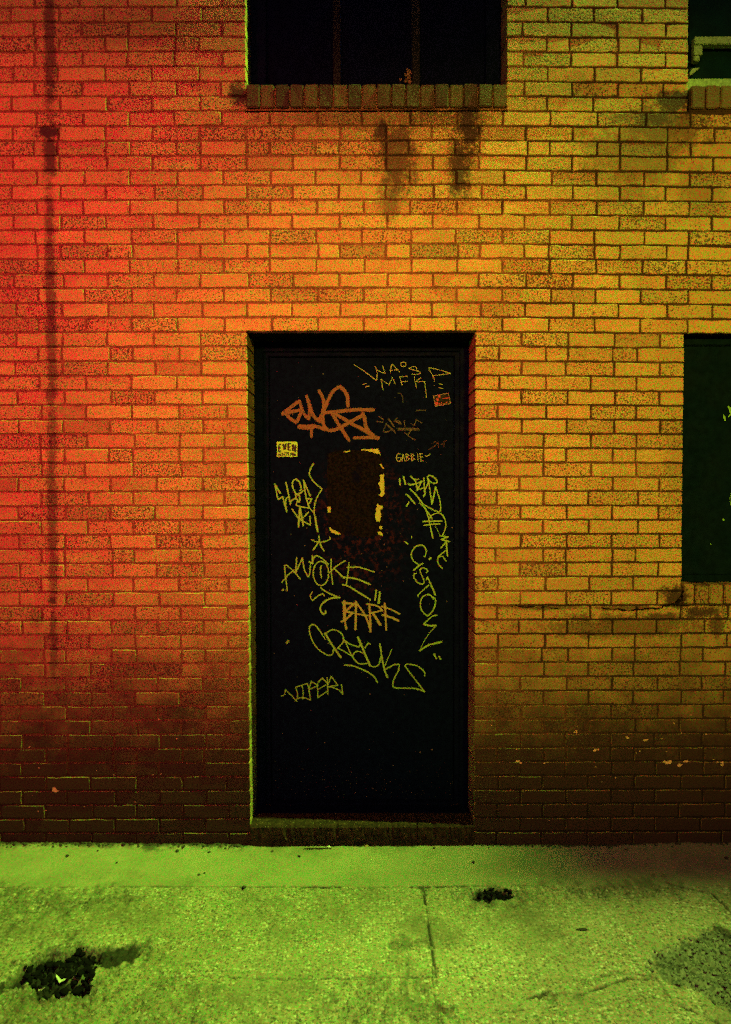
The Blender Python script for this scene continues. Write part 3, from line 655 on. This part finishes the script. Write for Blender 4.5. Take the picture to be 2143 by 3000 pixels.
# ------------------------------------------------------------------ ground
def vnoise(x, y, sc, seed, octv=4, per=.55):
    out = np.zeros_like(x); amp, tot = 1.0, 0.0
    for o in range(octv):
        g = np.random.default_rng(seed + o).random((256, 256)); u, v = x * sc + 57.3, y * sc + 91.7
        i, j = np.floor(u).astype(int), np.floor(v).astype(int); a, b = u - i, v - j
        a = a * a * (3 - 2 * a); b = b * b * (3 - 2 * b)
        i0, i1, j0, j1 = i % 256, (i + 1) % 256, j % 256, (j + 1) % 256
        out += amp * ((g[i0, j0] * (1 - a) + g[i1, j0] * a) * (1 - b) + (g[i0, j1] * (1 - a) + g[i1, j1] * a) * b)
        tot += amp; amp *= per; sc *= 2.03
    return out / tot
def spread(lo, hi, step, far0, far1):
    c = list(np.arange(lo, hi + 1e-6, step)); d = step; x = c[-1]
    while x < far1: d *= 1.25; x += d; c.append(x)
    d = step; x = c[0]
    while x > far0: d *= 1.25; x -= d; c.insert(0, x)
    return np.array(c)
gx = spread(-1.95, 1.95, .0055, -45, 45)
gy = np.array([v for v in spread(-1.30, .10, .0055, -70, .10) if v <= .101])
X, Y = np.meshgrid(gx, gy, indexing='ij')
def gp(pts, k=1.0, x0=0, y0=0): return [onground(x0 + p[0] / k, y0 + p[1] / k) for p in pts]
def segdist(pts):
    d = np.full_like(X, 9.0)
    for (ax, ay), (bx, by) in zip(pts[:-1], pts[1:]):
        vx, vy = bx - ax, by - ay; t = np.clip(((X - ax) * vx + (Y - ay) * vy) / (vx * vx + vy * vy + 1e-12), 0, 1)
        d = np.minimum(d, np.hypot(X - ax - t * vx, Y - ay - t * vy))
    return d
def inpoly(pts):                                    # signed distance, negative inside
    ins = np.zeros(X.shape, bool); n = len(pts)
    for i in range(n):
        (ax, ay), (bx, by) = pts[i], pts[(i + 1) % n]
        c = ((ay > Y) != (by > Y)); ins ^= c & (X < (bx - ax) * (Y - ay) / ((by - ay) if abs(by - ay) > 1e-9 else 1e-9) + ax)
    d = segdist(pts + [pts[0]]); return np.where(ins, -d, d)
def sstep(v, a, b):
    t = np.clip((v - a) / (b - a), 0, 1); return t * t * (3 - 2 * t)
n1 = vnoise(X, Y, 7, 1); n2 = vnoise(X, Y, 45, 21, 3); n3 = vnoise(X, Y, 120, 41, 2); nl = vnoise(X, Y, 1.1, 61, 3)
wob = (n1 - .5) * .02 + (n2 - .5) * .012
YS = onground(900, 2597)[1]
smooth = sstep(Y + (n1 - .5) * .03 - .05 * sstep(X, 1.0, 1.7) * 0, YS - .004, YS + .006)
Z = (nl - .5) * .012 + (n1 - .5) * .004
Z += (1 - smooth) * ((n2 - .5) * .005 + (n3 - .5) * .006) + smooth * ((n2 - .5) * .0012 + (n3 - .5) * .0008)
Z += smooth * .003 * sstep(Y, YS, 0)
Z += .010 * sstep(np.abs(X), .9, 1.8) * sstep(Y, -.3, 0)
dirt = np.zeros_like(X); grav = np.zeros_like(X)
def crack(pts, w, dep, dk=.85):
    global Z, dirt
    d = np.abs(segdist(pts) + wob * .9); w *= 1.5; k = 1 - sstep(d, w * .45, w * 1.3)
    Z = Z - k * dep; dirt = np.maximum(dirt, k * dk)
R5 = (1.515, 0, 1900); R6 = (1.516, 1072, 1900)
crack(gp([(-200, 2597), (700, 2596), (1235, 2598), (1540, 2594)]), .0026, .007, .85)
crack(gp([(700, 2598), (1240, 2599)]), .0022, .006, .8)
crack(gp([(1237, 2598), (1251, 2690), (1274, 2862)]), .0024, .010, .85)
crack(gp([(280, 2857), (600, 2862), (812, 2868), (1072, 2863), (1262, 2862)]), .0022, .005, .65)
crack(gp([(1262, 2862), (1275, 2950), (1300, 3000)]), .0018, .006, .5)
crack(gp([(1330, 1038), (1420, 1065), (1540, 1092), (1620, 1170), (1700, 1230)], *R6), .0034, .010, .92)
crack(gp([(1350, 1570), (1440, 1610), (1560, 1668), (1700, 1740)], *R6), .0036, .010, .92)
crack(gp([(300, 1575), (360, 1630), (470, 1650), (560, 1620), (740, 1600), (960, 1580), (1060, 1570), (1160, 1545)], *R6), .0022, .006, .5)
crack(gp([(700, 1560), (800, 1530), (960, 1535), (1060, 1500), (1160, 1465), (1280, 1468)], *R6), .0030, .008, .8)
crack(gp([(0, 1482), (100, 1500)], *R5), .008, .01, .95)
crack(gp([(1480, 1610), (1624, 1560)], *R5), .003, .008, .6)
def pool(poly, dep, edge, amt, ragx=1.0, arr='dirt', rough=.006, bias=0.0):
    global Z, dirt, grav
    d = inpoly(poly) + (vnoise(X * 1.0, Y * .45, 38, 91, 3) - .5) * edge * 3.4 * ragx + (n1 - .5) * edge * 1.2 + bias
    k = 1 - sstep(d, -edge * .7, edge * .7)
    Z = Z - k * dep + k * (n3 - .5) * rough * 2 + k * (n2 - .5) * rough * 2
    if arr == 'dirt': dirt = np.maximum(dirt, k * amt)
    else: grav = np.maximum(grav, k * amt)
pool(gp([(95, 1400), (190, 1352), (300, 1345), (345, 1318), (400, 1330), (445, 1375), (410, 1430), (300, 1450), (415, 1450), (400, 1515), (300, 1512), (180, 1535), (100, 1490), (20, 1480)], *R5), .030, .022, .97)
pool(gp([(420, 1345), (520, 1318), (625, 1312), (612, 1368), (510, 1402), (430, 1412)], *R5), .012, .013, .93, 1.3)
pool(gp([(468, 1100), (500, 1068), (560, 1058), (620, 1072), (668, 1095), (640, 1118), (560, 1124), (490, 1120)], *R6), .016, .014, .97)
pool(gp([(95, 1310), (160, 1285), (245, 1300), (200, 1318), (120, 1325)], *R6), .004, .02, .5, 1.5)
pool(gp([(1275, 1390), (1310, 1345), (1430, 1290), (1540, 1245), (1700, 1290), (1900, 1420), (1900, 1760), (1624, 1620), (1500, 1540), (1380, 1490), (1290, 1450)], *R6), .010, .016, 1.0, 1.0, 'grav', .010)
pool(gp([(1540, 1232), (1560, 1262), (1640, 1285), (1660, 1265)], *R6), .004, .01, .75, 1.2)
pool(gp([(1420, 1290), (1500, 1270), (1540, 1275), (1470, 1300)], *R6), .004, .012, .5, 1.2)
pool(gp([(310, 1575), (400, 1590), (380, 1640), (330, 1620)], *R6), .004, .02, .55, 1.3)
pool(gp([(-200, 1085), (200, 1070), (560, 1085), (600, 1130), (300, 1170), (-200, 1260)], *R5), .0, .07, .42, 1.6)
pool(gp([(420, 1085), (700, 1080), (760, 1110), (500, 1130)], *R6), .0, .06, .35, 1.6)
pool(gp([(720, 1070), (1300, 1040), (1500, 1075), (1000, 1110)], *R6), .0, .05, .4, 1.6)
pool(gp([(1480, 1600), (1624, 1560), (1624, 1640), (1560, 1660)], *R5), .002, .03, .35, 1.3)
pool(gp([(740, 1540), (830, 1525), (960, 1545), (900, 1570), (760, 1570)], *R6), .004, .02, .38, 1.4)
pool(gp([(40, 1385), (190, 1325), (350, 1295), (480, 1330), (640, 1305), (640, 1385), (450, 1440), (430, 1540), (170, 1560), (0, 1510)], *R5), .004, .05, .5, 1.5)
pool(gp([(440, 1095), (560, 1040), (700, 1085), (640, 1135), (500, 1140)], *R6), .003, .03, .4, 1.5)
pool(gp([(-40, 1470), (260, 1468), (330, 1600), (420, 1700), (-300, 1700), (-140, 1560)], *R6), .003, .06, .34, 1.8, 'dirt', .007)
pool(gp([(-400, 1470), (500, 1470), (900, 1520), (800, 1800), (-400, 1800)], *R5), .0, .10, .28, 1.6)
crack(gp([(1010, 1470), (1100, 1440), (1290, 1462)], *R6), .0022, .006, .5)
crack(gp([(250, 1170), (420, 1180), (520, 1230)], *R6), .0012, .003, .35)
crack(gp([(1290, 1465), (1330, 1530), (1380, 1590)], *R6), .002, .005, .5)
# grime where the paving meets the bricks
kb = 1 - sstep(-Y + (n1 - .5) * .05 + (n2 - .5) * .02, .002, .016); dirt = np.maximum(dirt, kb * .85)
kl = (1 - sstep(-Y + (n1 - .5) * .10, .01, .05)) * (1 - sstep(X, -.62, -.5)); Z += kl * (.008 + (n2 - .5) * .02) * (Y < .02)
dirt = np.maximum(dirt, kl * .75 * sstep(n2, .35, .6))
near = (np.abs(X) < 3) & (Y > -3)
Z = np.where(near, Z, (nl - .5) * .01)
Z = Z + GZ
nxg, nyg = X.shape
idx = np.arange(nxg * nyg).reshape(nxg, nyg)
F = np.stack([idx[:-1, :-1], idx[1:, :-1], idx[1:, 1:], idx[:-1, 1:]], -1).reshape(-1, 4)
me = bpy.data.meshes.new('pavement')
me.vertices.add(nxg * nyg); me.vertices.foreach_set('co', np.stack([X, Y, Z], -1).astype(np.float32).ravel())
me.loops.add(F.size); me.loops.foreach_set('vertex_index', F.astype(np.int32).ravel())
me.polygons.add(len(F)); me.polygons.foreach_set('loop_start', np.arange(0, F.size, 4, dtype=np.int32)); me.polygons.foreach_set('loop_total', np.full(len(F), 4, np.int32))
me.update(calc_edges=True)
ca = me.color_attributes.new('surf', 'FLOAT_COLOR', 'POINT')
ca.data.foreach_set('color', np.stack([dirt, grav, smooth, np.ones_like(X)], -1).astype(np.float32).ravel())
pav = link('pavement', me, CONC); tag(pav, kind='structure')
def groundz(x, y):
    i = int(np.clip(np.searchsorted(gx, x), 0, nxg - 1)); j = int(np.clip(np.searchsorted(gy, y), 0, nyg - 1)); return float(Z[i, j])

# ------------------------------------------------------------------ loose things on the ground
def rock_bm(r, seed, flat=.7):
    rr = random.Random(seed); bm = bmesh.new(); bmesh.ops.create_icosphere(bm, subdivisions=2, radius=r)
    s = (rr.uniform(.8, 1.4), rr.uniform(.7, 1.1), flat * rr.uniform(.7, 1.1)); off = Vector((rr.random(), rr.random(), rr.random())) * 9
    from mathutils import noise as mn
    for p in bm.verts:
        k = 1 + .35 * mn.noise(p.co / r * 1.3 + off) + .15 * mn.noise(p.co / r * 3 + off)
        p.co = Vector((p.co.x * s[0], p.co.y * s[1], p.co.z * s[2])) * k
    return bm
def scatter_mass(name, n, pick, r0, r1, mat, label):
    mb = MB()
    base = []
    for q in range(8):
        bm = rock_bm(1.0, 100 + q); bm.verts.index_update(); base.append(([tuple(v.co) for v in bm.verts], [[v.index for v in f.verts] for f in bm.faces])); bm.free()
    for i in range(n):
        x, y = pick(); r = r0 + (r1 - r0) * random.random() ** 2.2; V, Fc = random.choice(base); a = random.random() * math.tau; c, s = math.cos(a), math.sin(a); z = groundz(x, y) + r * .25
        mb.add([(x + r * (v[0] * c - v[1] * s), y + r * (v[0] * s + v[1] * c), z + r * v[2]) for v in V], Fc)
    o = mb.build(name, mat); tag(o, label, kind='stuff'); return o
def in_poly_pick(poly):
    xs = [p[0] for p in poly]; ys = [p[1] for p in poly]
    def f():
        while True:
            x, y = random.uniform(min(xs), max(xs)), random.uniform(min(ys), max(ys)); ins = False
            for i in range(len(poly)):
                (ax, ay), (bx, by) = poly[i], poly[(i + 1) % len(poly)]
                if (ay > y) != (by > y) and x < (bx - ax) * (y - ay) / (by - ay) + ax: ins = not ins
            if ins: return x, y
    return f
random.seed(31)
gravpoly = gp([(1285, 1390), (1315, 1350), (1430, 1295), (1540, 1255), (1700, 1300), (1900, 1430), (1900, 1740), (1624, 1600), (1500, 1530), (1380, 1480), (1300, 1445)], *R6)
gpick = in_poly_pick(gravpoly)
def gjit():
    x, y = gpick(); return x + random.gauss(0, .03), y + random.gauss(0, .015)
scatter_mass('gravel', 1500, gjit, .0018, .0075, GREYGRIT, 'loose grey gravel filling the broken patch of paving')
holepoly = gp([(95, 1400), (190, 1352), (300, 1345), (345, 1318), (400, 1330), (445, 1375), (410, 1430), (415, 1450), (400, 1515), (180, 1535), (100, 1490)], *R5)
scatter_mass('dirt', 420, in_poly_pick(holepoly), .003, .014, BLACKDIRT, 'black crumbly dirt in the pothole')
scatter_mass('dirt', 170, in_poly_pick(gp([(475, 1100), (505, 1070), (560, 1062), (620, 1075), (660, 1095), (640, 1115), (560, 1120)], *R6)), .003, .010, BLACKDIRT, 'black dirt in the small round hole by the joint')
scatter_mass('rubble', 230, lambda: (random.uniform(-1.8, -.57), -abs(random.gauss(.0, .014)) - .006), .002, .0075, STONE, 'crumbs of mortar and dirt along the wall foot')
scatter_mass('grit', 150, lambda: (random.uniform(.55, 1.8), -abs(random.gauss(.0, .012)) - .006), .002, .006, STONE, 'fine grit along the wall foot right of the door')

bm = rock_bm(.0085, 5); me = bpy.data.meshes.new('stone'); bm.to_mesh(me); bm.free()
first = None
spots = [(783, 905, R5, 1.0), (925, 907, R5, .7), (1205, 903, R5, .7), (1325, 925, R5, .8), (295, 928, R5, .9), (880, 1005, R5, .7), (905, 998, R5, .5), (1080, 1065, R5, 1.1), (515, 955, R5, .6), (430, 905, R5, .5), (300, 893, R6, .7), (1155, 905, R6, .7), (475, 955, R6, .8), (405, 1490, R5, .0), (1360, 895, R6, .6), (1600, 945, R6, .9)]
for i, (px, py, rg, k) in enumerate(spots):
    if k == 0: continue
    x, y = gp([(px, py)], *rg)[0]
    if first is None: first = link('stone', me, STONE); o = first
    else: o = first.copy(); COL.objects.link(o)
    o.location = (x, y, groundz(x, y) + .003 * k); o.scale = (k, k, k); o.rotation_euler = (0, 0, random.random() * 6)
    tag(o, 'small dark stone lying on the smooth concrete strip along the wall', 'stone', 'small stones on the concrete strip')
bm = rock_bm(.011, 15); me = bpy.data.meshes.new('stone'); bm.to_mesh(me); bm.free()
x, y = gp([(955, 1253)], *R6)[0]; o = link('stone', me, STONE); o.location = (x, y, groundz(x, y) + .002); o.scale = (1.5, .9, .6)
tag(o, 'flat dark stone out on the rough paving below the small round hole', 'stone')
def tube(pts, r, n=6):
    mb = MB(); V = []; F_ = []
    for i, p in enumerate(pts):
        rr = r[i]
        for k in range(n): V.append((p[0], p[1] + rr * math.cos(k / n * math.tau), p[2] + rr * math.sin(k / n * math.tau)))
    for i in range(len(pts) - 1):
        for k in range(n): F_.append((i * n + k, i * n + (k + 1) % n, (i + 1) * n + (k + 1) % n, (i + 1) * n + k))
    F_.append(list(range(n))[::-1]); F_.append([(len(pts) - 1) * n + k for k in range(n)])
    mb.add(V, F_); return mb
a = onground(888, 2490); b = onground(971, 2489)
pts = []
for i in range(7):
    t = i / 6; x = a[0] + (b[0] - a[0]) * t; y = a[1] + (b[1] - a[1]) * t + random.gauss(0, .0012); pts.append((x, y, groundz(x, y) + .004))
tag(tube(pts, [.0018, .0026, .0028, .0027, .0026, .0024, .0016]).build('twig', TWIG), 'thin dark twig lying in front of the doorstep', 'twig')
def crumple(name, px, py, r, label, cat, seed, mat=SCRAP, flat=.55, zo=0.0, sub=2):
    bm = rock_bm(r, seed, flat); me = bpy.data.meshes.new(name); bm.to_mesh(me); bm.free()
    x, y = onground(px, py); o = link(name, me, mat); o.location = (x, y, groundz(x, y) + r * .3 + zo); return tag(o, label, cat)
crumple('paper_scrap', 962, 2484, .009, 'small white crumpled scrap beside the twig', 'litter', 8)
crumple('paper_scrap', 1073, 2482, .009, 'dull brown crumpled scrap at the foot of the doorstep', 'litter', 9, ink('brown_scrap', (.2, .17, .06), .3))
def shard(px0, py0, k, poly, label):
    mb = MB(); P = [onground(px0 + p[0] / k, py0 + p[1] / k) for p in poly]; n = len(P); top = []; bot = []
    for i, p in enumerate(P):
        z = groundz(*p) + .012 + random.uniform(0, .008); top.append((p[0], p[1], z)); bot.append((p[0], p[1], z - .003))
    mb.add(top + bot, [list(range(n)), list(range(n, 2 * n))[::-1]] + [(i, (i + 1) % n, n + (i + 1) % n, n + i) for i in range(n)])
    return tag(mb.build('wrapper', SCRAP), label, 'litter')
shard(0, 2700, 3.53, [(570, 500), (620, 560), (690, 510), (708, 508), (640, 575), (600, 580), (570, 540)], 'crumpled pale wrapper in the middle of the pothole')
shard(0, 2700, 3.53, [(378, 597), (420, 640), (455, 635), (410, 655), (390, 640)], 'small torn pale wrapper at the left in the pothole')
crumple('pebble', 168, 2895, .010, 'pale round pebble at the lower edge of the pothole', 'pebble', 21, plain('pale_pebble', (.40, .37, .25), .8, .2))

# ------------------------------------------------------------------ light: night sky, street lamps and an added fill light
w = bpy.data.worlds.new('World'); S.world = w; w.use_nodes = True
nt = w.node_tree; bg = nt.nodes['Background']; sky = nt.nodes.new('ShaderNodeTexSky'); sky.sky_type = 'NISHITA'; sky.sun_disc = False
sky.sun_elevation = R(5.0); sky.sun_rotation = R(0); sky.ozone_density = 8.0
nt.links.new(sky.outputs[0], bg.inputs[0]); bg.inputs[1].default_value = 0.06
def spot(name, loc, aim, color, power, size, blend, radius=.12, sx=1.0, sy=1.0):
    l = bpy.data.lights.new(name, 'SPOT'); l.color = color; l.energy = power; l.spot_size = R(size); l.spot_blend = blend; l.shadow_soft_size = radius
    o = bpy.data.objects.new(name, l); COL.objects.link(o)
    z = (Vector(loc) - Vector(aim)).normalized(); x = (Vector((1, 0, 0)) - z * z.x).normalized(); yv = z.cross(x)
    m4 = Matrix((x, yv, z)).transposed().to_4x4(); o.matrix_world = Matrix.Translation(loc) @ m4 @ Matrix.Diagonal((sx, sy, 1, 1)); return o
spot('red_neon_flood', (-2.0, -5.2, 3.3), (-1.85, 0, 2.22), (1, .015, .06), 2150, 47, .95, .15, 1.6)
spot('amber_street_lamp', (1.2, -5.2, 3.3), (1.35, 0, 2.16), (1, .78, .018), 1270, 46, .9, .15, 1.42)
spot('green_wall_lamp', (4.3, -.25, 10.0), (-1.62, -.15, 0), (.46, 1, .07), 14500, 26, 1.0, .05)
spot('green_street_lamp', (1.25, -2.0, 6.0), (1.0, -1.04, 0), (.54, 1, .11), 2900, 17, 1.0, .08, 2.0, .9)
pl = bpy.data.lights.new('warm_fill_light', 'POINT'); pl.color = (1, .36, .12); pl.energy = 500; pl.shadow_soft_size = .15  # added unseen point light, warm fill for the ground strip and lower wall
po = bpy.data.objects.new('warm_fill_light', pl); COL.objects.link(po); po.location = (-.6, -5.6, 3.6)

# ------------------------------------------------------------------ rendering
S.render.engine = 'CYCLES'
S.cycles.use_denoising = False
S.cycles.use_adaptive_sampling = True; S.cycles.adaptive_threshold = 0.15; S.cycles.adaptive_min_samples = 24
S.cycles.max_bounces = 6
S.view_settings.view_transform = 'Standard'; S.view_settings.look = 'None'; S.view_settings.exposure = 0; S.view_settings.gamma = 1
